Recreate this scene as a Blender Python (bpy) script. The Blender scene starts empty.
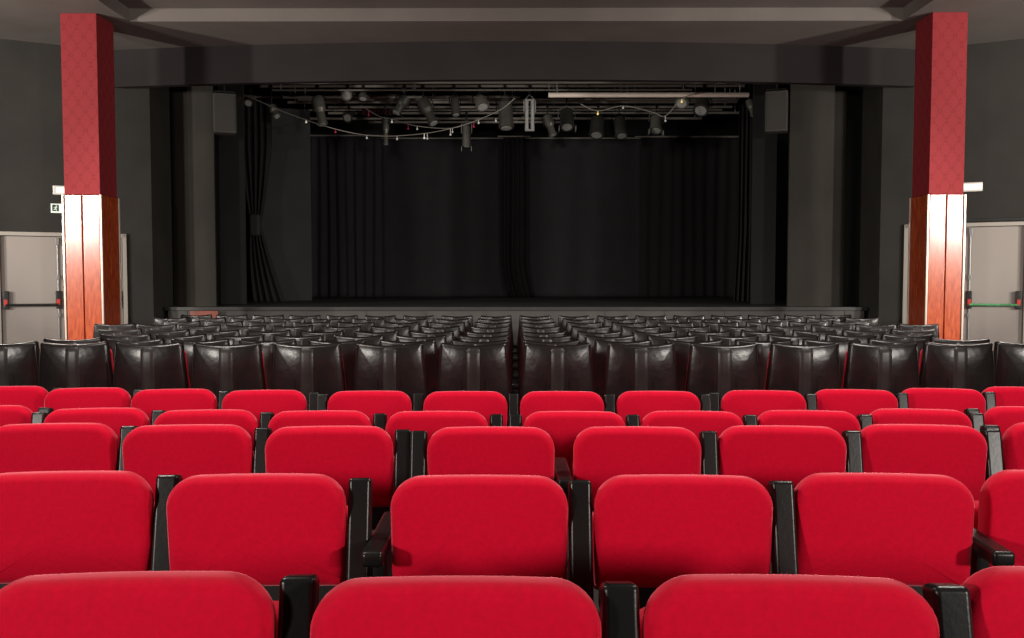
import bpy, bmesh, math, random
from mathutils import Vector, Matrix
random.seed(7)
C = bpy.context.scene
COL = C.collection
F = 845.0; CX = 515.5; HY = 280.0; CAMZ = 1.55

# a ray through photo pixel (px, py) of the camera below, met with the vertical plane at distance d
_P = math.atan((319 - HY) / F); _Y = math.atan((CX - 512) / F)
_CAMROT = Matrix.Rotation(_Y, 3, 'Z') @ Matrix.Rotation(math.pi / 2 - _P, 3, 'X')
def PT(px, py, d):
    v = _CAMROT @ Vector((px - 512, 319 - py, -F)); v *= d / v.y
    return v.x, v.z + CAMZ
def X(px, d, py=290): return PT(px, py, d)[0]
def Z(py, d, px=512): return PT(px, py, d)[1]

# ------------------------------------------------------------------ materials
def mat(name, base, rough=0.6, metal=0.0, sheen=0.0, sheen_tint=None, spec=None, noise=None, bump=None, emit=None, coat=0.0):
    m = bpy.data.materials.new(name); m.use_nodes = True
    nt = m.node_tree; b = nt.nodes['Principled BSDF']
    b.inputs['Base Color'].default_value = (*base, 1)
    b.inputs['Roughness'].default_value = rough
    b.inputs['Metallic'].default_value = metal
    if spec is not None: b.inputs['Specular IOR Level'].default_value = spec
    if sheen:
        b.inputs['Sheen Weight'].default_value = sheen
        b.inputs['Sheen Roughness'].default_value = 0.35
        b.inputs['Sheen Tint'].default_value = (*(sheen_tint or (1, 1, 1)), 1)
    if coat:
        b.inputs['Coat Weight'].default_value = coat
        b.inputs['Coat Roughness'].default_value = 0.2
    if emit:
        b.inputs['Emission Color'].default_value = (*emit[0], 1)
        b.inputs['Emission Strength'].default_value = emit[1]
    if noise:   # (scale, low factor, high factor, stretch)
        tc = nt.nodes.new('ShaderNodeTexCoord')
        mp = nt.nodes.new('ShaderNodeMapping'); mp.inputs['Scale'].default_value = noise[3] if len(noise) > 3 else (1, 1, 1)
        nz = nt.nodes.new('ShaderNodeTexNoise'); nz.inputs['Scale'].default_value = noise[0]; nz.inputs['Detail'].default_value = 6
        rp = nt.nodes.new('ShaderNodeValToRGB')
        rp.color_ramp.elements[0].position = 0.3; rp.color_ramp.elements[1].position = 0.7
        rp.color_ramp.elements[0].color = (*[c * noise[1] for c in base], 1)
        rp.color_ramp.elements[1].color = (*[min(1, c * noise[2]) for c in base], 1)
        nt.links.new(tc.outputs['Object'], mp.inputs['Vector']); nt.links.new(mp.outputs[0], nz.inputs['Vector'])
        nt.links.new(nz.outputs['Fac'], rp.inputs[0]); nt.links.new(rp.outputs[0], b.inputs['Base Color'])
    if bump:    # (scale, strength, distance)
        tc = nt.nodes.new('ShaderNodeTexCoord')
        nz = nt.nodes.new('ShaderNodeTexNoise'); nz.inputs['Scale'].default_value = bump[0]; nz.inputs['Detail'].default_value = 4
        bp = nt.nodes.new('ShaderNodeBump'); bp.inputs['Strength'].default_value = bump[1]; bp.inputs['Distance'].default_value = bump[2]
        nt.links.new(tc.outputs['Object'], nz.inputs['Vector']); nt.links.new(nz.outputs['Fac'], bp.inputs['Height'])
        nt.links.new(bp.outputs[0], b.inputs['Normal'])
    return m

M = {}
M['velvet'] = mat('red_velvet', (0.56, 0.0, 0.022), 0.8, sheen=0.8, sheen_tint=(1, 0.3, 0.36), spec=0.13, noise=(75, 0.92, 1.06), bump=(260, 0.25, 0.002))
M['arm'] = mat('black_arm_leather', (0.006, 0.006, 0.006), 0.32, spec=0.35, bump=(90, 0.15, 0.002))
M['standard'] = mat('black_steel', (0.012, 0.011, 0.011), 0.5)
M['leather'] = mat('black_leatherette', (0.0085, 0.0060, 0.0060), 0.27, spec=0.45, noise=(7, 0.8, 1.3), bump=(6, 0.4, 0.014))
M['band'] = mat('black_leatherette_band', (0.017, 0.0135, 0.013), 0.34, spec=0.4, noise=(9, 0.8, 1.3), bump=(60, 0.2, 0.003))
M['wall'] = mat('charcoal_wall_paint', (0.031, 0.029, 0.0255), 0.7, spec=0.18, noise=(1.6, 0.85, 1.15), bump=(40, 0.1, 0.004))
M['header'] = mat('charcoal_header_paint', (0.025, 0.0212, 0.0218), 0.8, spec=0.12, noise=(1.2, 0.9, 1.12))
M['ceiling'] = mat('grey_ceiling_paint', (0.155, 0.136, 0.125), 0.8, spec=0.15, noise=(1.3, 0.9, 1.1))
M['house'] = mat('black_paint', (0.004, 0.004, 0.004), 0.9)
M['flat'] = mat('dark_grey_flat', (0.033, 0.030, 0.0255), 0.8, spec=0.15, noise=(1.5, 0.8, 1.15, (1, 1, .6)))
M['flat_dark'] = mat('darker_grey_flat', (0.019, 0.018, 0.017), 0.8, noise=(1.5, 0.8, 1.15))
M['curtain'] = mat('black_velour', (0.022, 0.0175, 0.0225), 0.9, sheen=0.1, noise=(3, 0.85, 1.15))
M['curtain_deep'] = mat('deep_black_velour', (0.011, 0.0085, 0.010), 0.95)
M['redcloth'] = mat('dark_red_cloth', (0.035, 0.003, 0.005), 0.9)
M['deck'] = mat('black_stage_floor', (0.016, 0.015, 0.014), 0.55, noise=(2, 0.7, 1.3))
M['stagefront'] = mat('grey_stage_front', (0.052, 0.048, 0.044), 0.7, noise=(3, 0.8, 1.2))
M['carpet'] = mat('dark_carpet', (0.018, 0.012, 0.012), 0.95, noise=(60, 0.7, 1.3))
M['door'] = mat('beige_grey_door', (0.31, 0.275, 0.25), 0.5, noise=(1.5, 0.93, 1.05, (1, 1, .3)))
M['frame'] = mat('pale_door_frame', (0.36, 0.33, 0.29), 0.5)
M['darkmetal'] = mat('dark_metal', (0.03, 0.03, 0.03), 0.35, metal=0.6)
M['steel'] = mat('grey_steel', (0.25, 0.25, 0.24), 0.45, metal=0.4)
M['pipe'] = mat('dull_pipe', (0.26, 0.24, 0.21), 0.5, metal=0.3)
M['brightpipe'] = mat('pale_batten', (0.85, 0.74, 0.65), 0.5)
M['can'] = mat('black_lamp_housing', (0.048, 0.046, 0.040), 0.45, metal=0.2)
M['can_grey'] = mat('grey_lamp_housing', (0.12, 0.115, 0.10), 0.4, metal=0.2)
M['lens'] = mat('lamp_lens', (0.35, 0.35, 0.33), 0.15, spec=0.8)
M['speaker'] = mat('grey_speaker', (0.050, 0.046, 0.040), 0.7, noise=(9, 0.85, 1.15))
M['grille'] = mat('speaker_grille', (0.040, 0.037, 0.032), 0.8, bump=(300, 0.4, 0.002))
M['redplastic'] = mat('red_plastic', (0.55, 0.03, 0.02), 0.4)
M['green'] = mat('green_tape', (0.08, 0.30, 0.12), 0.6, noise=(40, 0.4, 1.8))
M['trim'] = mat('cream_corner_trim', (0.50, 0.40, 0.33), 0.3, metal=0.3)
M['white'] = mat('white_plastic', (0.72, 0.70, 0.66), 0.4)
M['signwhite'] = mat('sign_face', (0.8, 0.82, 0.78), 0.4, emit=((0.8, 1, 0.8), 0.35))
M['signgreen'] = mat('sign_green', (0.01, 0.05, 0.025), 0.5)
M['lampface'] = mat('lamp_cover', (0.85, 0.82, 0.74), 0.3, emit=((1, 0.95, 0.8), 0.45))
M['step'] = mat('red_brown_step', (0.22, 0.05, 0.03), 0.5, noise=(8, 0.7, 1.3))
M['bulb_white'] = mat('bulb_white', (0.8, 0.8, 0.75), 0.3, emit=((1, 0.95, 0.8), 0.3))
M['bulb_red'] = mat('bulb_red', (0.35, 0.02, 0.05), 0.3, emit=((1, 0.06, 0.12), 0.05))
M['bulb_yellow'] = mat('bulb_yellow', (0.8, 0.6, 0.2), 0.3, emit=((1, 0.75, 0.2), 0.6))
M['bulb_dim'] = mat('bulb_dim', (0.5, 0.5, 0.48), 0.3, emit=((1, 0.95, 0.9), 0.1))

def damask():
    m = mat('red_damask_wallpaper', (0.3, 0.02, 0.025), 0.7, spec=0.15)
    nt = m.node_tree; b = nt.nodes['Principled BSDF']; L = nt.links.new
    tc = nt.nodes.new('ShaderNodeTexCoord'); sp = nt.nodes.new('ShaderNodeSeparateXYZ'); L(tc.outputs['Object'], sp.inputs[0])
    def mth(op, a, c=None):
        n = nt.nodes.new('ShaderNodeMath'); n.operation = op
        for i, v in enumerate((a, c)):
            if v is None: continue
            if isinstance(v, (int, float)): n.inputs[i].default_value = v
            else: L(v, n.inputs[i])
        return n.outputs[0]
    u = mth('ADD', sp.outputs[0], sp.outputs[1])
    cu = mth('COSINE', mth('MULTIPLY', u, 2 * math.pi / 0.17)); cv = mth('COSINE', mth('MULTIPLY', sp.outputs[2], 2 * math.pi / 0.24))
    cu2 = mth('COSINE', mth('MULTIPLY', u, 6 * math.pi / 0.17)); cv2 = mth('COSINE', mth('MULTIPLY', sp.outputs[2], 6 * math.pi / 0.24))
    f = mth('ADD', cu, cv); g = mth('MULTIPLY', mth('MULTIPLY', cu2, cv2), 0.55)
    h = mth('ABSOLUTE', mth('ADD', f, g))
    nz = nt.nodes.new('ShaderNodeTexNoise'); nz.inputs['Scale'].default_value = 30; L(tc.outputs['Object'], nz.inputs['Vector'])
    hh = mth('ADD', h, mth('MULTIPLY', nz.outputs['Fac'], 0.4))
    rp = nt.nodes.new('ShaderNodeValToRGB'); e = rp.color_ramp.elements
    e[0].position = 0.25; e[0].color = (0.205, 0.019, 0.023, 1); e[1].position = 0.7; e[1].color = (0.245, 0.025, 0.030, 1)
    L(hh, rp.inputs[0]); L(rp.outputs[0], b.inputs['Base Color'])
    return m
M['damask'] = damask()

def wood():
    m = mat('polished_red_wood', (0.3, 0.06, 0.02), 0.4, spec=0.7)
    nt = m.node_tree; b = nt.nodes['Principled BSDF']; L = nt.links.new
    tc = nt.nodes.new('ShaderNodeTexCoord'); mp = nt.nodes.new('ShaderNodeMapping'); mp.inputs['Scale'].default_value = (9, 9, 1.6)
    nz = nt.nodes.new('ShaderNodeTexNoise'); nz.inputs['Scale'].default_value = 4; nz.inputs['Detail'].default_value = 8
    rp = nt.nodes.new('ShaderNodeValToRGB'); e = rp.color_ramp.elements
    e[0].position = 0.3; e[0].color = (0.26, 0.030, 0.008, 1); e[1].position = 0.72; e[1].color = (0.50, 0.095, 0.026, 1)
    L(tc.outputs['Object'], mp.inputs['Vector']); L(mp.outputs[0], nz.inputs['Vector']); L(nz.outputs['Fac'], rp.inputs[0]); L(rp.outputs[0], b.inputs['Base Color'])
    b.inputs['Roughness'].default_value = 0.23
    return m
M['wood'] = wood()

# ------------------------------------------------------------------ helpers
def weigh(o):
    """keep the large faces of bevelled boards flat"""
    if o.data.get('boxy'):
        w = o.modifiers.new('weighted_normal', 'WEIGHTED_NORMAL'); w.weight = 100; w.keep_sharp = True
def link(name, me, material=None, parent=None, loc=None):
    o = bpy.data.objects.new(name, me); COL.objects.link(o)
    if material is not None: o.data.materials.append(M[material])
    if parent is not None: o.parent = parent
    if loc is not None: o.location = loc
    weigh(o)
    return o
def tag(o, label=None, cat=None, group=None, kind=None):
    if label: o['label'] = label
    if cat: o['category'] = cat
    if group: o['group'] = group
    if kind: o['kind'] = kind
    return o
def empty(name, loc, rz=0.0, label=None, cat=None, group=None):
    o = bpy.data.objects.new(name, None); COL.objects.link(o)
    o.location = loc; o.rotation_euler = (0, 0, rz); o.empty_display_size = 0.1
    return tag(o, label, cat, group)

class MB:
    def __init__(s): s.bm = bmesh.new(); s.boxy = False
    def box(s, c, size, bev=0.0, seg=2, rot=None):
        r = bmesh.ops.create_cube(s.bm, size=1.0)
        vs = r['verts']
        for v in vs: v.co = Vector((v.co.x * size[0], v.co.y * size[1], v.co.z * size[2]))
        if bev:
            s.boxy = True; es = list({e for v in vs for e in v.link_edges})
            rb = bmesh.ops.bevel(s.bm, geom=es, offset=bev, segments=seg, profile=0.5, affect='EDGES')
            vs = list({v for v in rb['verts']} | {v for v in vs if v.is_valid})
        mt = Matrix.Translation(Vector(c)) @ (rot.to_4x4() if rot else Matrix.Identity(4))
        for v in vs: v.co = mt @ v.co
        return s
    def cyl(s, a, b, r0, r1=None, seg=16, caps=True):
        a = Vector(a); b = Vector(b); r1 = r0 if r1 is None else r1
        d = (b - a).normalized(); up = Vector((0, 0, 1)) if abs(d.z) < .95 else Vector((1, 0, 0))
        u = d.cross(up).normalized(); w = d.cross(u)
        R0 = []; R1 = []
        for i in range(seg):
            t = 2 * math.pi * i / seg; q = u * math.cos(t) + w * math.sin(t)
            R0.append(s.bm.verts.new(a + q * r0)); R1.append(s.bm.verts.new(b + q * r1))
        for i in range(seg):
            j = (i + 1) % seg; s.bm.faces.new((R0[i], R0[j], R1[j], R1[i]))
        if caps: s.bm.faces.new(R0[::-1]); s.bm.faces.new(R1)
        return s
    def tube(s, pts, r, seg=8):
        rings = []
        for i, p in enumerate(pts):
            p = Vector(p); a = Vector(pts[max(0, i - 1)]); b = Vector(pts[min(len(pts) - 1, i + 1)])
            d = (b - a).normalized(); up = Vector((0, 0, 1)) if abs(d.z) < .9 else Vector((0, 1, 0))
            u = d.cross(up).normalized(); w = d.cross(u)
            rings.append([s.bm.verts.new(p + (u * math.cos(2 * math.pi * k / seg) + w * math.sin(2 * math.pi * k / seg)) * r) for k in range(seg)])
        for A, B in zip(rings, rings[1:]):
            for k in range(seg): s.bm.faces.new((A[k], A[(k + 1) % seg], B[(k + 1) % seg], B[k]))
        s.bm.faces.new(rings[0][::-1]); s.bm.faces.new(rings[-1])
        return s
    def ball(s, c, r, sub=2):
        q = bmesh.ops.create_icosphere(s.bm, subdivisions=sub, radius=r)
        for v in q['verts']: v.co += Vector(c)
        return s
    def poly(s, pts):
        s.bm.faces.new([s.bm.verts.new(p) for p in pts]); return s
    def prism(s, pts, vec):
        a = [s.bm.verts.new(p) for p in pts]; b = [s.bm.verts.new(Vector(p) + Vector(vec)) for p in pts]
        n = len(pts)
        s.bm.faces.new(a); s.bm.faces.new(b[::-1])
        for i in range(n): s.bm.faces.new((a[(i + 1) % n], a[i], b[i], b[(i + 1) % n]))
        return s
    def loft(s, rings, c0=None, c1=None):
        R = [[s.bm.verts.new(p) for p in ring] for ring in rings]; n = len(R[0])
        for A, B in zip(R, R[1:]):
            for i in range(n):
                j = (i + 1) % n; s.bm.faces.new((A[i], A[j], B[j], B[i]))
        if c0 is not None:
            v = s.bm.verts.new(c0)
            for i in range(n): s.bm.faces.new((v, R[0][(i + 1) % n], R[0][i]))
        if c1 is not None:
            v = s.bm.verts.new(c1)
            for i in range(n): s.bm.faces.new((v, R[-1][i], R[-1][(i + 1) % n]))
        return s
    def mesh(s, name, smooth=40):
        bmesh.ops.recalc_face_normals(s.bm, faces=s.bm.faces)
        me = bpy.data.meshes.new(name); s.bm.to_mesh(me); s.bm.free()
        if smooth:
            for p in me.polygons: p.use_smooth = True
            me.set_sharp_from_angle(angle=math.radians(smooth))
        if s.boxy: me['boxy'] = 1
        return me
    def build(s, name, material, parent=None, loc=None, smooth=40):
        return link(name, s.mesh(name, smooth), material, parent, loc)

def rounded(w_top, w_bot, z0, z1, rt, rb, bow=0.0, n=8, nt=10):
    """outline in x,z, counter-clockwise, rounded corners and a bowed top edge"""
    def arc(cx, cz, r, a0, a1): return [(cx + r * math.cos(a0 + (a1 - a0) * i / n), cz + r * math.sin(a0 + (a1 - a0) * i / n)) for i in range(n + 1)]
    h = math.pi / 2; a = w_top / 2; b = w_bot / 2
    p = arc(b - rb, z0 + rb, rb, -h, 0)
    for i in range(1, 4): t = i / 4; p.append((b + (a - b) * t, (z0 + rb) + (z1 - rt - z0 - rb) * t))
    p += arc(a - rt, z1 - rt, rt, 0, h)
    for i in range(1, nt): t = i / nt; p.append(((a - rt) * (1 - 2 * t), z1))
    p += arc(-(a - rt), z1 - rt, rt, h, 2 * h)
    for i in range(1, 4): t = i / 4; p.append((-(a + (b - a) * t), (z1 - rt) + (z0 + rb - z1 + rt) * t))
    p += arc(-(b - rb), z0 + rb, rb, 2 * h, 3 * h)
    for i in range(1, nt): t = i / nt; p.append((-(b - rb) * (1 - 2 * t), z0))
    out = []
    for x, z in p:
        k = max(0, (z - (z1 - rt * 1.2)) / (rt * 1.2)); q = x / a
        out.append((x, z + bow * k * (1 - q * q)))
    return out
def inset(o, r):
    n = len(o); res = []
    for i in range(n):
        x0, z0 = o[i - 1]; x1, z1 = o[(i + 1) % n]
        dx, dz = x1 - x0, z1 - z0; l = math.hypot(dx, dz) or 1
        res.append((o[i][0] - dz / l * r, o[i][1] + dx / l * r))
    return res
def pillow(o, t, r, puff, warp, ry=None):
    """padded slab: rounded all round, rear at y=0, front at y=t; warp maps (x,y,z)"""
    ry = ry or r
    cx = sum(p[0] for p in o) / len(o); cz = sum(p[1] for p in o) / len(o)
    base = inset(o, r); rings = []
    S = (0.3, 0.6, 0.8, 0.92)
    for sc in S:
        rings.append([(cx + (x - cx) * sc, -puff * (1 - sc * sc), cz + (z - cz) * sc) for x, z in base])
    N = 5
    for i in range(N + 1):
        f = i / N * math.pi / 2; oo = inset(o, r * (1 - math.sin(f)))
        rings.append([(x, ry * (1 - math.cos(f)), z) for x, z in oo])
    for i in range(N, -1, -1):
        f = i / N * math.pi / 2; oo = inset(o, r * (1 - math.sin(f)))
        rings.append([(x, t - ry * (1 - math.cos(f)), z) for x, z in oo])
    for sc in S[::-1]:
        rings.append([(cx + (x - cx) * sc, t + puff * (1 - sc * sc), cz + (z - cz) * sc) for x, z in base])
    rings = [[warp(*p) for p in rr] for rr in rings]
    return MB().loft(rings, warp(cx, -puff, cz), warp(cx, t + puff, cz))

# ------------------------------------------------------------------ floor
FZ = [(-4.0, 0.42), (1.38, 0.258), (2.267, 0.222), (3.16, 0.199), (3.90, 0.140), (4.79, 0.118), (5.53, 0.090), (6.46, 0.045), (7.39, 0.020), (8.32, 0.0), (30, 0.0)]
def floor_z(y):
    for (a, za), (c, zc) in zip(FZ, FZ[1:]):
        if y <= c: return za + (zc - za) * (y - a) / (c - a)
    return 0.0
b = MB()
ys = [p[0] for p in FZ[:-1]] + [9, 11, 13.3, 23.5]
v = [[b.bm.verts.new((x, y, floor_z(y))) for x in (-11, 11)] for y in ys]
for A, B in zip(v, v[1:]): b.bm.faces.new((A[0], A[1], B[1], B[0]))
tag(b.build('floor', 'carpet', smooth=0), kind='structure')

# ------------------------------------------------------------------ seats
P = 0.548
LEAN = 0.07
def build_protos():
    me = {}
    # --- red seat
    top, bot = 0.80, 0.49
    o = rounded(0.478, 0.474, bot, top - 0.004, 0.080, 0.012, bow=0.005)
    w = lambda x, y, z: (x, y + (top - z) * LEAN - 0.10 * x * x, z)
    me['red_back'] = pillow(o, 0.080, 0.030, 0.008, w).mesh('backrest')
    bb = MB(); bb.box((0, 0.105, 0.455), (0.44, 0.05, 0.10), 0.01)
    bb.box((0, 0.14, 0.40), (0.40, 0.03, 0.05), 0.006)
    me['lower_panel'] = bb.mesh('lower_panel')
    o2 = rounded(0.46, 0.46, 0.40, 0.78, 0.06, 0.03, bow=0.0)
    # tipped-up seat cushion standing just ahead of the backrest
    w2 = lambda x, y, z: (x, y + 0.235 + (z - 0.4) * 0.12, (z - 0.4) * 0.62 + 0.40)
    me['seat_up'] = pillow(o2, 0.085, 0.03, 0.008, w2).mesh('seat')
    # side standard: curved plate down to a foot
    def standard(top_z):
        pts = [(0.06, 0.0), (0.34, 0.0), (0.34, 0.03), (0.27, 0.06), (0.26, 0.30), (0.29, top_z - 0.06), (0.28, top_z), (0.10, top_z),
               (0.075, top_z - 0.08), (0.10, top_z - 0.2), (0.12, 0.20), (0.11, 0.06), (0.06, 0.03)]
        return MB().prism([(-0.018, y, z) for y, z in pts], (0.036, 0, 0)).mesh('side_standard', 30)
    me['standard'] = standard(0.50)
    # arm swung up: lower end near, upper end far
    a = Vector((0, -0.005, 0.40)); c = Vector((0, 0.085, 0.778)); dd = (c - a); ln = dd.length
    ang = math.atan2(dd.z, dd.y)
    me['arm_up'] = MB().box((a + c) / 2, (0.063, ln, 0.056), 0.012, 3, Matrix.Rotation(ang, 3, 'X')).mesh('armrest')
    ar = MB(); ar.box((0, 0.13, 0.605), (0.058, 0.40, 0.042), 0.012, 3); ar.box((0, 0.16, 0.545), (0.036, 0.24, 0.095), 0.008, 2)
    me['arm_down'] = ar.mesh('armrest')
    # --- black covered seat
    top = 1.04
    def wb(x, y, z): return (x, y + (top - z) * 0.09 + 0.55 * x * x + 0.028 * max(0, (z - 0.84) / 0.2) ** 2, z + 0.42 * x * x * min(1, max(0, (z - 0.5) / 0.4)))
    o = rounded(0.442, 0.546, 0.40, top - 0.012, 0.022, 0.02, nt=16)
    sm = pillow(o, 0.062, 0.020, 0.004, wb)
    # central band on the rear
    bd = MB(); g = []
    for i in range(25):
        z = 0.42 + (top - 0.02 - 0.42) * i / 24
        row = []
        for j in range(7):
            x = -0.044 + 0.088 * j / 6
            lift = 0.0085 if 0 < j < 6 else 0.003
            row.append(bd.bm.verts.new(wb(x, -lift + (0.014 if i == 24 else 0.0), z)))
        g.append(row)
    for A, B in zip(g, g[1:]):
        for k in range(6): bd.bm.faces.new((A[k], A[k + 1], B[k + 1], B[k]))
    me['band'] = bd.mesh('center_band')
    for sx in (-1, 1):
        sm.tube([wb(sx * x, -0.004, z) for x, z in ((0.085, 0.45), (0.080, 0.6), (0.077, 0.70), (0.076, 0.80))], 0.0035, 6)
    for sx in (-1, 1):
        sm.tube([wb(sx * (0.221 + 0.052 * (top - z) / 0.64 - 0.012), -0.001 + 0.004, z) for z in (0.45, 0.6, 0.75, 0.9, 1.0)], 0.004, 6)
    me['cover'] = sm.mesh('back_cover')
    oc = rounded(0.438, 0.525, 0.44, top - 0.04, 0.05, 0.03, nt=10)
    me['front_cushion'] = pillow(oc, 0.085, 0.03, 0.012, lambda x, y, z: (x, y + 0.064 + (top - z) * 0.09 + 0.40 * x * x + 0.04 * max(0, (z - 0.84) / 0.2) ** 2, z)).mesh('front_cushion')
    ob = rounded(0.47, 0.47, 0.0, 0.44, 0.07, 0.04)
    me['seat_down'] = pillow(ob, 0.11, 0.04, 0.012, lambda x, y, z: (x, 0.27 + z * 0.96, 0.47 - y + z * 0.05)).mesh('seat')
    me['standard_b'] = standard(0.56)
    return me
ME = build_protos()
for k, m in (('red_back', 'velvet'), ('lower_panel', 'standard'), ('seat_up', 'velvet'), ('standard', 'standard'), ('arm_up', 'arm'), ('arm_down', 'arm'),
             ('cover', 'leather'), ('band', 'band'), ('front_cushion', 'velvet'), ('seat_down', 'velvet'), ('standard_b', 'standard')):
    ME[k].materials.append(M[m])
def part(name, key, parent, x=0.0):
    o = bpy.data.objects.new(name, ME[key]); COL.objects.link(o); o.parent = parent; weigh(o)
    if x: o.location = (x, 0, 0)
    return o
ORD = ['first', 'second', 'third', 'fourth', 'fifth', 'sixth', 'seventh', 'eighth', 'ninth', 'tenth', 'eleventh', 'twelfth', 'thirteenth', 'fourteenth']
def place(d, R, s):
    th = s / R
    x = R * math.sin(th); y = d + R * (1 - math.cos(th))
    return (x, y, floor_z(y) - 0.002), th

# red rows: distance, first arc position of the seats of each four-seat block
RED = [('nearest red row', 1.38, [(-0.645, 4), (-2.90, 4)]),
       ('second nearest red row', 2.267, [(-0.097, 4), (-2.345, 4), (2.16, 4)]),
       ('third nearest red row', 3.16, [(-0.092, 4), (-2.345, 4), (2.17, 4)]),
       ('fourth nearest red row', 3.90, [(0.272, 4), (-2.006, 4), (-4.26, 4), (2.53, 4)]),
       ('farthest red row', 4.79, [(-0.832, 4), (-3.09, 4), (1.425, 4), (3.68, 4)])]
DOWN = {(1, -0.097): 'L', (2, -0.092): 'R', (1, 0.999): 'R'}
for ri, (rname, d, blocks) in enumerate(RED):
    seats = []
    for s0, n in blocks:
        for k in range(n):
            s = s0 + k * P
            loc, th = place(d - 0.05, 10.0 if ri == 0 else 16.0, s)
            px = CX + loc[0] / loc[1] * F
            hw = 0.24 / loc[1] * F
            if px + hw < 6 or px - hw > 1018: continue
            seats.append((s, loc, th, k, n))
    seats.sort()
    for i, (s, loc, th, k, n) in enumerate(seats):
        place_word = 'leftmost' if i == 0 else ('rightmost' if i == len(seats) - 1 else ORD[i] + ' from the left')
        t = empty('red_theatre_seat', loc, -th, f'red velvet theatre seat, {place_word} in the {rname}', 'theatre seat', f'red velvet seats in the {rname}')
        part('backrest', 'red_back', t); part('lower_panel', 'lower_panel', t); part('seat', 'seat_up', t)
        down = [v for (r_, s_), v in DOWN.items() if r_ == ri and abs(s_ - s) < 0.01]
        part('side_standard', 'standard', t, P / 2)
        part('armrest', 'arm_down' if 'R' in down else 'arm_up', t, P / 2)
        if k == 0:
            part('side_standard', 'standard', t, -P / 2)
            part('armrest', 'arm_down' if 'L' in down else 'arm_up', t, -P / 2)

BLACK = [('first black row after the red ones', 5.53, 7), ('second black row after the red ones', 6.46, 7), ('third black row after the red ones', 7.39, 7),
         ('fourth black row after the red ones', 8.32, 8), ('fourth black row from the stage', 9.25, 9), ('third black row from the stage', 10.18, 8),
         ('second black row from the stage', 11.11, 9), ('black row nearest the stage', 12.04, 9)]
PB = 0.556
for ri, (rname, d, n) in enumerate(BLACK):
    for side in (-1, 1):
        for k in range(n):
            s = side * (k + 0.5) * PB
            loc, th = place(d, 20.0 if d < 10 else 32.0, s)
            sd = 'left' if side < 0 else 'right'
            t = empty('covered_theatre_seat', loc, -th, f'black covered seat, {ORD[k]} {sd} of centre gap, {rname}', 'theatre seat', f'black covered seats in the {rname}')
            part('back_cover', 'cover', t); part('center_band', 'band', t);
            part('front_cushion', 'front_cushion', t); part('seat', 'seat_down', t)
            # the standard on the outer side; the centre gap gets one on the right half's first seat
            part('side_standard', 'standard_b', t, side * PB / 2); part('armrest', 'arm_down', t, side * PB / 2)
            if k == 0 and side > 0:
                part('side_standard', 'standard_b', t, -PB / 2); part('armrest', 'arm_down', t, -PB / 2)

# ------------------------------------------------------------------ room shell
CEIL = Z(13, 11.0, 80); TRAY = CEIL + 0.155; TX = 5.12; TY = 11.36
b = MB()
b.box((-8.06, 4.5, CEIL + 0.25), (5.88, 17.0, 0.5)); b.box((8.06, 4.5, CEIL + 0.25), (5.88, 17.0, 0.5))
b.box((0, (TY + 13.0) / 2, CEIL + 0.25), (2 * TX, 13.0 - TY, 0.5))
b.box((0, (TY - 4) / 2, TRAY + 0.18), (2 * TX, TY + 4, 0.33))
tag(b.build('ceiling', 'ceiling', smooth=0), kind='structure')
def panel_wall(name, p0, p1, z0, z1, material, thick=0.15, hole=None):
    """vertical wall from p0 to p1, thickness to the left of the direction; hole=(u0,u1,v0,v1)"""
    p0 = Vector((*p0, 0)); p1 = Vector((*p1, 0)); u = (p1 - p0); L = u.length; u.normalize(); nrm = Vector((-u.y, u.x, 0)) * thick
    b = MB()
    def blk(a, c, z_0, z_1):
        A = p0 + u * a; B = p0 + u * c
        b.prism([(A.x, A.y, z_0), (B.x, B.y, z_0), (B.x, B.y, z_1), (A.x, A.y, z_1)], nrm)
    if hole:
        a, c, h = hole
        blk(0, a, z0, z1); blk(c, L, z0, z1); blk(a, c, h, z1)
    else: blk(0, L, z0, z1)
    return tag(b.build(name, material, smooth=0), kind='structure')
panel_wall('wall_back', (10.8, -3.9), (-10.8, -3.9), 0, CEIL + 0.4, 'wall')     # behind the camera
panel_wall('wall_left', (-10.8, -3.9), (-10.8, 11.5), 0, CEIL + 0.4, 'wall')
panel_wall('wall_right', (10.8, 11.5), (10.8, -3.9), 0, CEIL + 0.4, 'wall')
# angled front walls with the double doors
LW0, LW1 = Vector((-5.58, 13.0)), Vector((-7.62, 12.0))
def wall_pt(side, px):
    """point on the angled wall that the ray through px meets"""
    k = (px - CX) / F
    # line: y = 13 - (|x|-5.58)*0.49
    # x = k*y ; |x| = |k| y
    y = (13.0 + 5.58 * 0.49) / (1 + abs(k) * 0.49)
    return Vector((k * y, y))
def u_of(side, px): return (wall_pt(side, px) - Vector((side * 5.58, 13.0))).length
DL = (u_of(-1, 127), u_of(-1, -5), Z(232, 12.3, 30))      # left double door opening
DR = (u_of(1, 902), u_of(1, 1027), Z(222, 12.3, 990))
far = Vector((10.8, 13.0 - (10.8 - 5.58) * 0.49))
# left wall runs from outer end to the corner so that its thickness goes backwards
Lfull = (Vector((-far.x, far.y)) - Vector((-5.58, 13.0))).length
panel_wall('wall_front_left', (-far.x, far.y), (-5.58, 13.0), 0, CEIL + 0.4, 'wall', 0.2, (Lfull - DL[1], Lfull - DL[0], DL[2]))
panel_wall('wall_front_right', (5.58, 13.0), (far.x, far.y), 0, CEIL + 0.4, 'wall', 0.2, (DR[0], DR[1], DR[2]))
# reveals beside the stage
panel_wall('wall_reveal_left', (-5.58, 13.0), (-5.58, 13.75), 0, CEIL + 0.4, 'wall', 0.2)
panel_wall('wall_reveal_right', (5.58, 13.75), (5.58, 13.0), 0, CEIL + 0.4, 'wall', 0.2)
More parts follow.
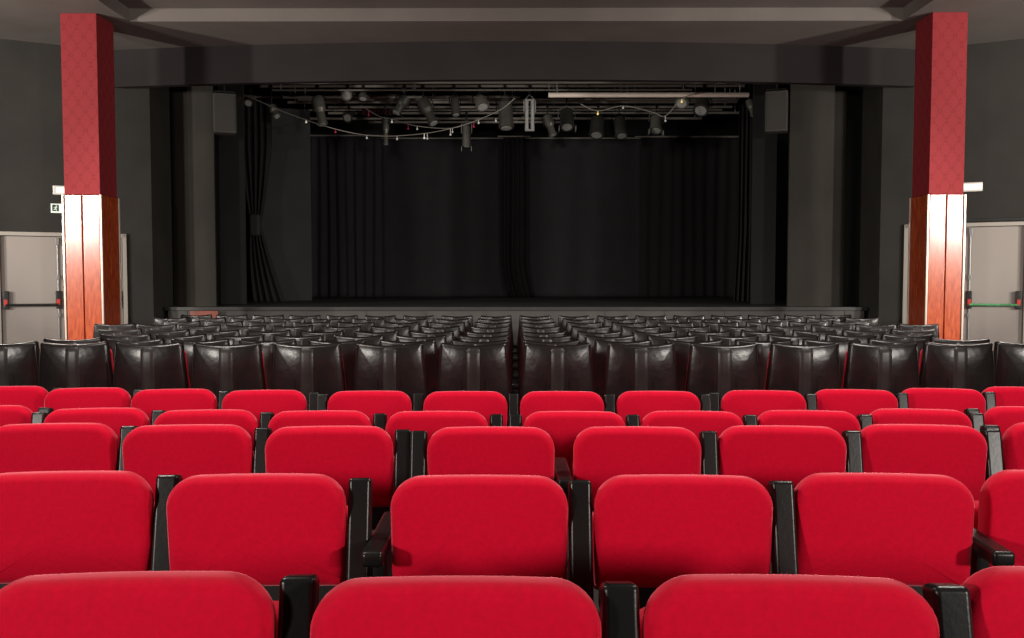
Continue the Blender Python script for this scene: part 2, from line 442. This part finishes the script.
# curved header over the stage
b = MB(); N = 40; xs = [-6.7 + 13.4 * i / N for i in range(N + 1)]
HB = Z(79.5, 12.30)
hy = lambda x: 12.30 + x * x / 80.0
prof = []
for x in xs:
    y = hy(x); prof.append([b.bm.verts.new(p) for p in ((x, y, HB), (x, y, CEIL + 0.4), (x, y + 0.12, CEIL + 0.4), (x, y + 0.12, HB))])
for A, B in zip(prof, prof[1:]):
    for k in range(4): b.bm.faces.new((A[k], A[(k + 1) % 4], B[(k + 1) % 4], B[k]))
b.bm.faces.new(prof[0]); b.bm.faces.new(prof[-1][::-1])
tag(b.build('wall_header', 'header', smooth=30), kind='structure')
# stage house: black walls and roof
panel_wall('wall_stage_left', (-7.8, 13.3), (-7.8, 23.2), 0, 8.4, 'house', 0.2)
panel_wall('wall_stage_right', (7.8, 23.2), (7.8, 13.3), 0, 8.4, 'house', 0.2)
panel_wall('wall_stage_back', (-7.8, 23.2), (7.8, 23.2), 0, 8.4, 'house', 0.2)
b = MB(); b.box((0, 18.0, 8.5), (16, 11.0, 0.2)); tag(b.build('ceiling_stage', 'house', smooth=0), kind='structure')
panel_wall('wall_stage_upper', (-7.9, 12.95), (7.9, 12.95), CEIL + 0.02, 8.4, 'house', 0.1)
# side masking behind the reveals
panel_wall('wall_mask_left', (-7.8, 13.85), (-5.60, 13.85), 0, CEIL + 0.5, 'house', 0.1)
panel_wall('wall_mask_right', (5.66, 13.85), (7.8, 13.85), 0, CEIL + 0.5, 'house', 0.1)

# ------------------------------------------------------------------ stage
SD = 13.32; SZ = CAMZ - 0.425
st = empty('stage', (0, SD, 0), 0, 'raised black stage platform with a grey front behind the seats', 'stage')
b = MB(); b.box((0, 4.85, SZ - 0.03), (11.1, 9.7, 0.06), 0.008); b.build('stage_deck', 'deck', st)
b = MB()
b.box((0, 0.05, (SZ - 0.06) / 2), (11.0, 0.06, SZ - 0.062))
for i in range(12): b.box((-5.2 + i * 0.945, 0.016, (SZ - 0.06) / 2), (0.012, 0.012, SZ - 0.07))
b.build('stage_front', 'stagefront', st)
for x in (-5.2, 5.2):
    for y in (1, 3.5, 6, 8.5):
        b = MB(); b.box((x, y, (SZ - 0.06) / 2), (0.1, 0.1, SZ - 0.062)); b.build('stage_support', 'house', st)
# red-brown plank leaning on the left end of the stage front
b = MB(); zt = Z(311, 13.2); b.box((0, 0, zt / 2), (0.44, 0.035, zt), 0.006)
pk = b.build('wooden_plank', 'step'); pk.location = (X(204, 13.24), 13.24, 0)
tag(pk, 'red-brown wooden plank standing against the left end of the stage front', 'plank')

# folding flats standing at both sides of the stage opening
def flat(name, pts, z1, label, material='flat', group=None):
    """pts: list of (px,d) corners from inner edge outwards, standing on the stage"""
    P3 = [Vector((X(px, d), d, 0)) for px, d in pts]
    root = empty(name, (P3[0].x, P3[0].y, SZ), 0, label, 'stage flat', group)
    for a, c in zip(P3, P3[1:]):
        u = (c - a); n = Vector((u.y, -u.x, 0)).normalized()
        if n.y < 0: n = -n
        a0 = a - P3[0]; c0 = c - P3[0]
        b = MB(); b.prism([(a0.x, a0.y, 0.001), (c0.x, c0.y, 0.001), (c0.x, c0.y, z1 - SZ), (a0.x, a0.y, z1 - SZ)], n * 0.05)
        b.build('panel', material, root, smooth=0)
    return root
flat('proscenium_flat', [(216, 13.6), (190.5, 13.6), (174, 13.80)], CEIL + 0.6, 'tall dark grey folding flat at the left edge of the stage opening', group=None)
flat('proscenium_flat', [(787.5, 13.6), (822, 13.6), (843, 13.78)], CEIL + 0.6, 'tall dark grey folding flat at the right edge of the stage opening')
flat('wing_flat', [(246, 14.9), (221, 14.9)], CEIL + 0.7, 'narrow dark flat standing below the left hanging loudspeaker', 'flat_dark')
flat('wing_flat', [(751, 14.9), (775, 14.9)], CEIL + 0.7, 'narrow dark flat standing below the right hanging loudspeaker', 'flat_dark')
flat('wing_flat', [(312, 17.6), (262, 17.2)], 5.05, 'wide dark flat behind the tied curtain at stage left side', 'flat_dark')

# hanging loudspeakers
for px0, px1, y0, y1, sd in ((214, 236, 92, 132), (765.5, 787, 90, 131)) and [(214, 236, 92, 132, 'left'), (765.5, 787, 90, 131, 'right')]:
    d = 13.45; x0, x1 = X(px0, d), X(px1, d); zt, zb = Z(y0, d), Z(y1, d); w = x1 - x0; h = zt - zb
    sk = empty('hanging_loudspeaker', ((x0 + x1) / 2, d + 0.12, zb), math.radians(20 if sd == 'left' else -20), f'grey box loudspeaker hanging at the upper {sd} corner of the stage opening', 'loudspeaker', 'hanging loudspeakers')
    b = MB(); b.box((0, 0.04, h / 2), (w, 0.24, h), 0.02, 3); b.build('cabinet', 'speaker', sk)
    b = MB(); b.box((0, -0.083, h / 2), (w - 0.05, 0.012, h - 0.06), 0.005); b.build('grille', 'grille', sk)
    b = MB(); b.box((0, 0, h + 0.03), (w * 0.9, 0.05, 0.015)); b.cyl((0, 0, h + 0.02), (0, 0, h + 0.75), 0.012)
    for sx in (-1, 1): b.box((sx * w * 0.44, 0, h + 0.0), (0.012, 0.05, 0.07))
    b.build('bracket', 'darkmetal', sk)

# ------------------------------------------------------------------ curtains
def curtain(name, px0, px1, d, ztop, zbot, label, material='curtain', folds=12, amp=0.06, shape=None, group=None, gather=None):
    x0, x1 = X(px0, d), X(px1, d); xc = (x0 + x1) / 2
    root = empty(name, (xc, d, SZ), 0, label, 'stage curtain', group)
    b = MB(); nx = max(40, folds * 10); nz = 30; rows = []
    ph = random.uniform(0, 6.28); rnd = [random.uniform(.4, 1.1) for _ in range(folds + 2)]
    for j in range(nz + 1):
        t = j / nz; z = zbot + (ztop - zbot) * t; row = []
        for i in range(nx + 1):
            u = i / nx; k = u * folds; a = rnd[int(k)] * (1 - (k % 1)) + rnd[int(k) + 1] * (k % 1)
            y = amp * a * math.sin(2 * math.pi * k + ph + 0.5 * math.sin(3 * t + k)) * (1.15 - 0.3 * t)
            x = x0 + (x1 - x0) * u
            if shape: x = shape(u, t, x)
            row.append(b.bm.verts.new((x - xc, y, z - SZ)))
        rows.append(row)
    for A, B in zip(rows, rows[1:]):
        for i in range(nx): b.bm.faces.new((A[i], A[i + 1], B[i + 1], B[i]))
    g = b.build('drape', material, root, smooth=80)
    mo = g.modifiers.new('thick', 'SOLIDIFY'); mo.thickness = 0.006
    b = MB(); b.cyl((x0 - xc - 0.15, 0, ztop - SZ + 0.02), (x1 - xc + 0.15, 0, ztop - SZ + 0.02), 0.022, seg=10); b.build('curtain_rail', 'pipe', root)
    return root
CT = Z(139, 21)
z0 = SZ + 0.012
curtain('back_curtain', 300, 382, 20.6, CT, z0, 'black pleated curtain hanging at the left of the stage back', folds=9, amp=0.06, material='curtain')
curtain('back_curtain', 378, 510, 21.0, CT, z0, 'smooth black back curtain left of the centre fold of the stage', folds=5, amp=0.02)
curtain('back_curtain', 504, 524, 20.75, CT, z0, 'narrow gathered black curtain at the centre of the stage back', folds=4, amp=0.09, material='curtain_deep',
        shape=lambda u, t, x: x + 0.18 * max(0, 1 - t * 4) ** 2)
curtain('back_curtain', 516, 650, 21.0, CT, z0, 'smooth black back curtain just right of the centre fold', folds=5, amp=0.02)
curtain('back_curtain', 640, 762, 20.8, CT, z0, 'deep black back curtain at the right of the stage back', folds=11, amp=0.035, material='curtain_deep')
# tied wing curtain at the left
def tied(u, t, x):
    q = abs(t - 0.38)
    w = 0.25 + 0.75 * min(1, q / 0.38) ** 0.8
    c = X(257, 16.2) + 0.10 * (t - 0.38) * 0 + (0.22 * max(0, (0.38 - t) / 0.38) ** 1.5)
    return c + (u - 0.5) * 0.62 * w
tc = curtain('wing_curtain', 243, 275, 16.2, 5.0, z0, 'black wing curtain tied at mid height at the left side of the stage', folds=5, amp=0.07, shape=tied, material='curtain_deep')
b = MB(); b.box((X(257, 16.2) - tc.location.x, -0.02, 0.38 * (5.0 - z0)), (0.20, 0.24, 0.42), 0.05, 3); b.build('tie_band', 'flat_dark', tc)
curtain('wing_curtain', 736, 752, 16.4, 5.2, z0, 'black wing curtain hanging at the right side of the stage', folds=4, amp=0.08, material='curtain_deep',
        shape=lambda u, t, x: x - 0.25 * max(0, 0.35 - t) ** 1.3 * (1 - u))
curtain('border_curtain', 364, 394, 17.9, Z(96, 17.9), Z(115, 17.9), 'small dark red cloth hung among the stage lights', folds=6, amp=0.03, material='redcloth')

# ------------------------------------------------------------------ lighting rig
BATTENS = []
def batten(px0, px1, py, d, r, material, label):
    z = Z(py, d); x0, x1 = X(px0, d), X(px1, d)
    root = empty('lighting_batten', ((x0 + x1) / 2, d, z), 0, label, 'batten', 'lighting battens above the stage')
    h = (x1 - x0) / 2; BATTENS.append((x0, x1, d, z, r))
    MB().cyl((-h, 0, 0), (h, 0, 0), r, seg=10).build('pipe', material, root)
    n = max(2, int(2 * h / 1.6))
    for i in range(n):
        x = -h + 0.15 + (2 * h - 0.3) * i / (n - 1); MB().cyl((x, 0, r), (x, 0, 8.40 - z), 0.011, seg=6).build('suspension_wire', 'steel', root)
    return root
batten(258, 745, 82.5, 14.6, 0.024, 'pipe', 'grey pipe batten nearest the header, above all stage lights')
batten(262, 742, 86, 15.5, 0.026, 'pipe', 'grey pipe batten second from the header')
batten(548, 746, 95, 15.0, 0.045, 'brightpipe', 'bright pale batten on the right half of the rig')
batten(275, 690, 90, 15.2, 0.018, 'pipe', 'thin grey pipe batten just above the bright pale one')
batten(300, 740, 99.5, 16.7, 0.02, 'pipe', 'thin grey pipe batten close below the bright pale one')
batten(310, 720, 110, 18.0, 0.018, 'pipe', 'thin dim pipe batten in the lower half of the rig')
batten(285, 520, 97, 16.2, 0.028, 'pipe', 'grey pipe batten left of the bright pale batten')
batten(290, 735, 102, 17.0, 0.03, 'pipe', 'grey pipe batten just below the bright pale one')
batten(330, 730, 107, 17.6, 0.028, 'pipe', 'grey pipe batten crossing middle of the rig')
batten(330, 740, 113, 18.3, 0.028, 'pipe', 'dim grey pipe batten two below the bright pale one')
batten(300, 700, 118.5, 18.9, 0.03, 'pipe', 'second lowest grey pipe batten of the rig')
batten(370, 560, 122, 19.4, 0.03, 'pipe', 'lowest short grey pipe batten near the stage back')

def lamp(px, y0, y1, d, w_px, label, style='can', lean=(0.0, -0.3), material='can', bright=None):
    """stage light hanging from a clamp at (px,y0) down to y1; lean = body direction x,y"""
    def fit(bt):
        z = Z(y0, bt[2]); x = X(px, bt[2])
        return abs(bt[2] - d) + 6 * max(0, z + 0.03 - bt[3]) + 2 * abs(bt[3] - z) + (50 if not bt[0] + .05 < x < bt[1] - .05 else 0)
    bt = min(BATTENS, key=fit); d = bt[2]
    zt = min(Z(y0, d), bt[3] - bt[4] - 0.035); x = X(px, d); hook = bt[3] - zt; L = (y1 - y0) / F * d; r = w_px / F * d / 2
    root = empty('stage_light', (x, d, zt), 0, label, 'stage light', 'stage lights hung from the rig')
    dirv = Vector((lean[0], lean[1], -1)).normalized()
    bl = L * 0.72; top = Vector((0, 0, -L * 0.26)); end = top + dirv * bl
    b = MB(); b.box((0, 0, hook), (0.05, 2 * bt[4] + 0.03, 2 * bt[4] + 0.03), 0.006); b.cyl((0, 0, hook - bt[4]), (0, 0, 0), 0.014, seg=8); b.cyl((0, 0, 0), (0, 0, -L * 0.14), 0.012, seg=8); b.build('clamp', 'darkmetal', root)
    side = dirv.cross(Vector((0, 1, 0.3))).normalized(); mid = top + dirv * bl * 0.4
    b = MB(); rr = r * 1.18
    b.tube([mid + side * rr, top * 0.75 + side * rr + dirv * bl * .1, Vector((0, 0, -L * 0.12)), top * 0.75 - side * rr + dirv * bl * .1, mid - side * rr], 0.012, 6)
    b.build('yoke', 'steel' if bright else 'darkmetal', root)
    b = MB()
    if style == 'can':
        b.cyl(top, top + dirv * bl * .12, r * .6, r * .92, 18); b.cyl(top + dirv * bl * .12, end, r * .92, r, 18)
        b.cyl(top + dirv * bl * .9, top + dirv * bl * .93, r * 1.08, r * 1.08, 18)
    elif style == 'profile':
        b.cyl(top - dirv * bl * .05, top + dirv * bl * .4, r * 1.0, r * 1.0, 14); b.cyl(top + dirv * bl * .4, top + dirv * bl * .55, r, r * .7, 14)
        b.cyl(top + dirv * bl * .55, end, r * .7, r * .75, 14); b.cyl(end - dirv * bl * .06, end, r * .9, r * .9, 14)
    elif style == 'dome':
        b.cyl(top, top + dirv * bl * .35, r * .35, r * .85, 20); b.cyl(top + dirv * bl * .35, end, r * .85, r, 20)
    elif style == 'twin':
        for sx in (-1, 1): b.cyl(top + Vector((sx * r * .6, 0, 0)), end + Vector((sx * r * .6, 0, 0)), r * .42, r * .42, 12)
        b.box(top, (r * 1.9, r * .9, .03)); b.box(end, (r * 1.9, r * .9, .03))
    b.build('housing', material, root)
    b = MB(); b.cyl(end - dirv * .004, end + dirv * .008, r * (.7 if style != 'profile' else .6), seg=18); b.build('lens', 'lens', root)
    if style == 'can' and bright:
        for q in (-1, 1): MB().box(end + side * q * r * 1.15 + dirv * .05, (0.01, r * 1.4, .1)).build('barn_door', 'steel', root)
    return root
lamp(253, 92, 108, 15.2, 9, 'small stage light with bright lens beside the left loudspeaker', 'dome', (0.1, -1.2), 'can', True)
lamp(274, 103, 120, 15.8, 9, 'small tilted stage light left of the bulb string', 'profile', (0.7, -0.5), 'can_grey')
lamp(320, 86, 123, 15.5, 12, 'long leaning spotlight farthest left on the rig', 'profile', (0.22, -0.2), 'can_grey')
lamp(350, 90, 104, 15.5, 11, 'round stage light with lens facing the seats, left part of rig', 'dome', (0, -3.0), 'can_grey', True)
lamp(351, 106, 122, 17.6, 10, 'lower round stage light below the lens facing the seats', 'dome', (0, -2.0))
lamp(365, 88, 98, 15.5, 9, 'tiny dome light above the dark red cloth', 'dome', (0, -0.3), 'can_grey')
lamp(387, 106, 141, 17.6, 6.5, 'thin vertical spotlight hanging below the dark red cloth', 'profile', (0, -0.1), 'can_grey')
lamp(406, 92, 116, 16.2, 12, 'stage light leaning left beside the dark red cloth', 'profile', (-0.55, -0.3))
lamp(424, 92, 128, 16.2, 13, 'large spotlight leaning right, left of the rig centre', 'profile', (0.5, -0.3))
lamp(455, 90, 116, 16.2, 9, 'dark upright stage light left of the pale narrow spotlight', 'can', (0.1, -0.2))
lamp(467, 112, 143, 18.3, 8.5, 'pale narrow upright spotlight near the rig centre, lowest hanging', 'can', (0, -0.05), 'can_grey', True)
lamp(480, 86, 107, 15.5, 14, 'domed floodlight just above and right of the pale narrow spotlight', 'dome', (0.25, -0.5), 'can_grey')
lamp(505, 86, 126, 15.5, 15, 'large dull spotlight at the centre of the rig', 'can', (0.05, -0.15), 'can')
lamp(529.5, 80, 121, 15.4, 9.5, 'bright twin-tube lamp hanging just right of the rig centre', 'twin', (0, 0), 'steel', True)
lamp(547, 104, 131, 17.6, 10, 'leaning stage light right of the twin-tube lamp', 'profile', (0.3, -0.2), 'can_grey')
lamp(566, 100, 130, 17.0, 14, 'stage light with curved wire under the bright batten left end', 'can', (0.0, -0.6), 'can', True)
lamp(597, 108, 136, 18.3, 15, 'dark stage light below a yellow pilot bulb', 'can', (-0.1, -0.4), 'can')
lamp(618, 108, 137, 18.3, 13, 'dark stage light right of the yellow bulb light', 'can', (0.1, -0.4), 'can')
lamp(655, 104, 128, 17.6, 12, 'stage light with bright bracket on the right of the rig', 'can', (-0.1, -0.5), 'can_grey', True)
lamp(681, 90, 110, 15.5, 14, 'left one of two domed lights over the bright batten', 'dome', (-0.3, -1.0), 'can_grey')
lamp(702, 90, 117, 15.5, 16, 'right one of two domed lights over the bright batten', 'dome', (-0.35, -0.7), 'can')
lamp(747, 96, 118, 15.8, 8, 'small light hanging beside the right loudspeaker', 'profile', (0.2, -0.4), 'can_grey')

def bulb_string(pts, bulbs, d, label):
    P3 = [Vector((X(px, d), d, Z(py, d))) for px, py in pts]
    root = empty('bulb_string', P3[0], 0, label, 'string lights')
    dense = []
    for i in range(len(P3) - 1):
        p0 = P3[max(0, i - 1)]; p1 = P3[i]; p2 = P3[i + 1]; p3 = P3[min(len(P3) - 1, i + 2)]
        for k in range(6):
            t = k / 6
            dense.append(0.5 * ((2 * p1) + (p2 - p0) * t + (2 * p0 - 5 * p1 + 4 * p2 - p3) * t * t + (3 * p1 - p0 - 3 * p2 + p3) * t ** 3) - P3[0])
    dense.append(P3[-1] - P3[0])
    b = MB(); b.tube(dense, 0.008, 6); b.build('cable', 'pipe', root)
    for px, py, kind in bulbs:
        x = X(px, d) - P3[0].x
        q = min(dense, key=lambda p: abs(p.x - x))
        zb = max(q.z - 0.10, min(Z(py, d) - P3[0].z, q.z - 0.035))
        b = MB(); b.cyl((x, 0, q.z), (x, 0, zb + 0.02), 0.006, seg=6); b.ball((x, 0, zb), 0.019); o = b.build('bulb', 'bulb_' + kind, root)
bulb_string([(236, 90), (262, 101), (282, 110), (303, 118), (330, 127), (360, 134), (385, 136), (410, 135), (440, 131), (470, 123), (500, 110), (515, 98)],
            [(308, 122, 'white'), (337, 132, 'red'), (368, 138, 'dim'), (398, 139, 'dim'), (425, 138, 'white'), (428, 143, 'dim'), (451, 144, 'dim'), (474, 138, 'red')], 15.0,
            'drooping cable with small bulbs from the left loudspeaker to the rig centre')
bulb_string([(362, 105), (380, 116), (393, 119), (418, 126), (453, 128), (479, 120), (496, 118), (512, 122), (530, 112)],
            [(370, 124, 'red'), (393, 122, 'white'), (409, 131, 'red'), (418, 129, 'dim'), (453, 132, 'dim'), (479, 123, 'white'), (496, 121, 'white'), (508, 126, 'dim')], 17.2,
            'shorter bulb cable strung behind the spotlights at the rig centre')
bulb_string([(580, 104), (597, 111), (622, 106), (650, 112), (664, 116), (680, 99), (700, 92)],
            [(597, 114, 'yellow'), (622, 108, 'dim'), (664, 121, 'dim'), (680, 102, 'yellow')], 14.9,
            'bulb cable with yellow lamps on the right of the rig')

# ------------------------------------------------------------------ pillars
for side in (-1, 1):
    x_out, x_in = (X(62, 11.0, 100), X(98, 11.0, 100)) if side < 0 else (X(966, 11.0, 100), X(931, 11.0, 100))
    y0, y1 = 11.0, 11.47
    cx, cy = (x_out + x_in) / 2, (y0 + y1) / 2; w = abs(x_out - x_in); dp = y1 - y0
    zw = Z(194.5, 11.0); sd = 'left' if side < 0 else 'right'
    root = empty('pillar', (cx, cy, 0), 0, f'square pillar with red wallpaper above and polished wood below, {sd} of the stage', 'pillar', 'red pillars')
    b = MB(); b.box((0, 0, (zw + CEIL) / 2), (w, dp, CEIL - zw - 0.004), 0.006); b.build('wallpapered_shaft', 'damask', root)
    b = MB(); b.box((0, 0, zw / 2), (w - 0.03, dp - 0.03, zw - 0.004)); b.build('core', 'wood', root, smooth=0)
    t = 0.03
    for sy in (-1, 1):
        for k in (-1, 1):
            b = MB(); b.box((k * w * 0.25, sy * (dp / 2), zw / 2), (w / 2 - 0.02, t, zw - 0.006), 0.006); b.build('wood_panel', 'wood', root)
    for sx in (-1, 1):
        for k in (-1, 1):
            b = MB(); b.box((sx * (w / 2), k * dp * 0.25, zw / 2), (t, dp / 2 - 0.02, zw - 0.006), 0.006); b.build('wood_panel', 'wood', root)
    for sx in (-1, 1):
        for sy in (-1, 1):
            b = MB(); b.box((sx * (w / 2 + 0.012), sy * (dp / 2 + 0.012), zw / 2), (0.028, 0.028, zw - 0.002), 0.006); b.build('corner_trim', 'trim', root)

# ------------------------------------------------------------------ doors
def door(n, side, D, leaf_px, tape):
    a0 = Vector((side * 5.58, 13.0)); dr = (Vector((side * far.x, far.y)) - a0).normalized()
    mid = (D[0] + D[1]) / 2; c = a0 + dr * mid
    rz = math.atan2(dr.y * side, dr.x * side)
    root = empty(f'door_{n}', (c.x, c.y, 0), rz); root['kind'] = 'structure'
    W = D[1] - D[0]; H = D[2]
    b = MB()
    for sx in (-1, 1): b.box((sx * (W / 2 - 0.03), 0.03, H / 2), (0.056, 0.14, H - 0.004), 0.004)
    b.box((0, 0.03, H - 0.03), (W - 0.01, 0.14, 0.055), 0.004); b.build('door_frame', 'frame', root)
    lw = W / 2 - 0.07
    bar_z = Z(304.5, 12.4)
    for sx in (-1, 1):
        lf = MB(); lf.box((sx * (lw / 2 + 0.006), 0.05, (H - 0.06) / 2 + 0.004), (lw, 0.05, H - 0.074), 0.004)
        L = lf.build('door_leaf', 'door', root)
        xi = sx * 0.07; xo = sx * (lw - 0.05)
        m = MB(); m.cyl((xi, -0.045, bar_z), (xo, -0.045, bar_z), 0.017, seg=10); m.build('panic_bar', 'green' if tape and sx == side else 'darkmetal', L)
        for q in (xi, xo):
            m = MB(); m.box((q, 0.0, bar_z + 0.07), (0.075, 0.08, 0.26), 0.012); m.build('bar_housing', 'darkmetal', L)
            m = MB(); m.box((q, -0.045, bar_z + 0.035), (0.045, 0.012, 0.09), 0.004); m.build('red_tab', 'redplastic', L)
        m = MB(); m.cyl((xi, 0.005, 0.06), (xi, 0.005, H - 0.12), 0.010, seg=8)
        for zz in (H - 0.13, bar_z + 0.40, bar_z - 0.16): m.box((xi, 0.005, zz), (0.05, 0.036, 0.06 if zz < H - 0.2 else 0.11), 0.006)
        m.build('bolt_rod', 'steel', L)
    return root
door(1, -1, DL, None, False)
door(2, 1, DR, None, True)
# dark rail above the right door
p = wall_pt(1, 990)
rz_r = math.atan2(-0.49, 1); rz_l = math.atan2(0.49, 1)
rail = MB(); rail.box((0, 0, 0), (1.6, 0.03, 0.045), 0.006)
o = rail.build('trim_1', 'darkmetal'); o.location = (p.x, p.y - 0.02, DR[2] + 0.035); o.rotation_euler = (0, 0, rz_r); tag(o, kind='structure')

def emergency(px, py0, py1, w, side, label, name='emergency_light', sign=False):
    q = wall_pt(side, px); d = q.y; zc = Z((py0 + py1) / 2, d); h = (py1 - py0) / F * d
    n = Vector((side * -0.44, -0.898, 0))
    rz = rz_r if side > 0 else rz_l
    root = empty(name, (q.x + n.x * 0.004, q.y + n.y * 0.004, zc - h / 2), rz, label, 'exit sign' if sign else 'emergency light')
    if not sign:
        b = MB(); b.box((0, -0.03, h / 2), (w, 0.055, h), 0.012, 3); b.build('housing', 'white', root)
        b = MB(); b.box((0.02, -0.061, h / 2), (w * 0.78, 0.012, h * 0.62), 0.005); b.build('diffuser', 'lampface', root)
    else:
        b = MB(); b.box((0, -0.012, h / 2), (w, 0.022, h), 0.003); b.build('sign_panel', 'signwhite', root)
        b = MB(); b.box((-w * 0.33, -0.0245, h / 2 + 0.004), (w * 0.24, 0.003, h * 0.72)); b.build('pictogram_field', 'signgreen', root)
        b = MB(); x0 = -w * 0.33; hh = h / 2
        b.cyl((x0 + .012, -.0275, hh + h * .24), (x0 + .012, -.026, hh + h * .24), h * .07, seg=10)
        b.tube([(x0 + .008, -.027, hh + h * .14), (x0 - .002, -.027, hh - h * .08), (x0 - .022, -.027, hh - h * .18)], h * .045, 6)
        b.tube([(x0 - .002, -.027, hh - h * .06), (x0 + .012, -.027, hh - h * .14), (x0 + .008, -.027, hh - h * .27)], h * .045, 6)
        b.tube([(x0 - .022, -.027, hh + h * .06), (x0 + .004, -.027, hh + h * .12), (x0 + .024, -.027, hh + h * .02)], h * .035, 6)
        b.build('running_figure', 'signwhite', root)
    return root
emergency(65, 186, 195, 0.27, -1, 'white emergency light half hidden by the left pillar')
emergency(66, 204, 213, 0.36, -1, 'small green and white exit sign beside the left pillar', 'exit_sign', True)
emergency(967, 183, 192, 0.30, 1, 'white emergency light beside the right pillar above the door')

# ------------------------------------------------------------------ lights
def spot(name, loc, target, energy, size=0.2, angle=150, blend=0.6, color=(1, 0.93, 0.85)):
    l = bpy.data.lights.new(name, 'SPOT'); l.energy = energy; l.shadow_soft_size = size; l.spot_size = math.radians(angle); l.spot_blend = blend; l.color = color
    o = bpy.data.objects.new(name, l); COL.objects.link(o); o.location = loc
    o.rotation_euler = (Vector(target) - Vector(loc)).to_track_quat('-Z', 'Y').to_euler()
    return o
for s in (-1, 1):
    spot('side_wall_light', (s * 10.2, 6.4, 2.2), (s * 3.2, 13.0, 4.0), 1600, 0.12, 62, 0.45)
    spot('house_light', (s * 9.62, 3.3, 3.2), (s * 6.2, 11.0, 2.5), 1800, 0.45, 60, 0.5)
    spot('rear_house_light', (s * 4.6, -2.6, 2.3), (-s * 0.3, 6.0, 2.2), 1000, 0.25, 150, 0.3)
    spot('ceiling_light', (s * 2.6, 3.6, CEIL - 0.05), (s * 2.4, 5.2, 0.5), 640, 0.3, 130)
    spot('ceiling_light', (s * 5.6, 8.6, CEIL - 0.15), (s * 2.6, 9.0, 0.5), 420, 0.15, 130)
w = bpy.data.worlds.new('world'); C.world = w; w.use_nodes = True
w.node_tree.nodes['Background'].inputs[0].default_value = (0.02, 0.02, 0.02, 1)

# ------------------------------------------------------------------ camera
cd = bpy.data.cameras.new('camera'); cam = bpy.data.objects.new('camera', cd); COL.objects.link(cam)
cam.location = (0, 0, CAMZ)
pitch = math.atan((319 - HY) / F); yaw = math.atan((CX - 512) / F)
cam.rotation_euler = (math.pi / 2 - pitch, 0, yaw)
cd.sensor_width = 36; cd.lens = F / 1024 * 36; cd.clip_start = 0.05
C.camera = cam
C.view_settings.view_transform = 'Standard'; C.view_settings.look = 'None'
C.view_settings.exposure = 0.0; C.view_settings.gamma = 1.0; C.view_settings.use_curve_mapping = False
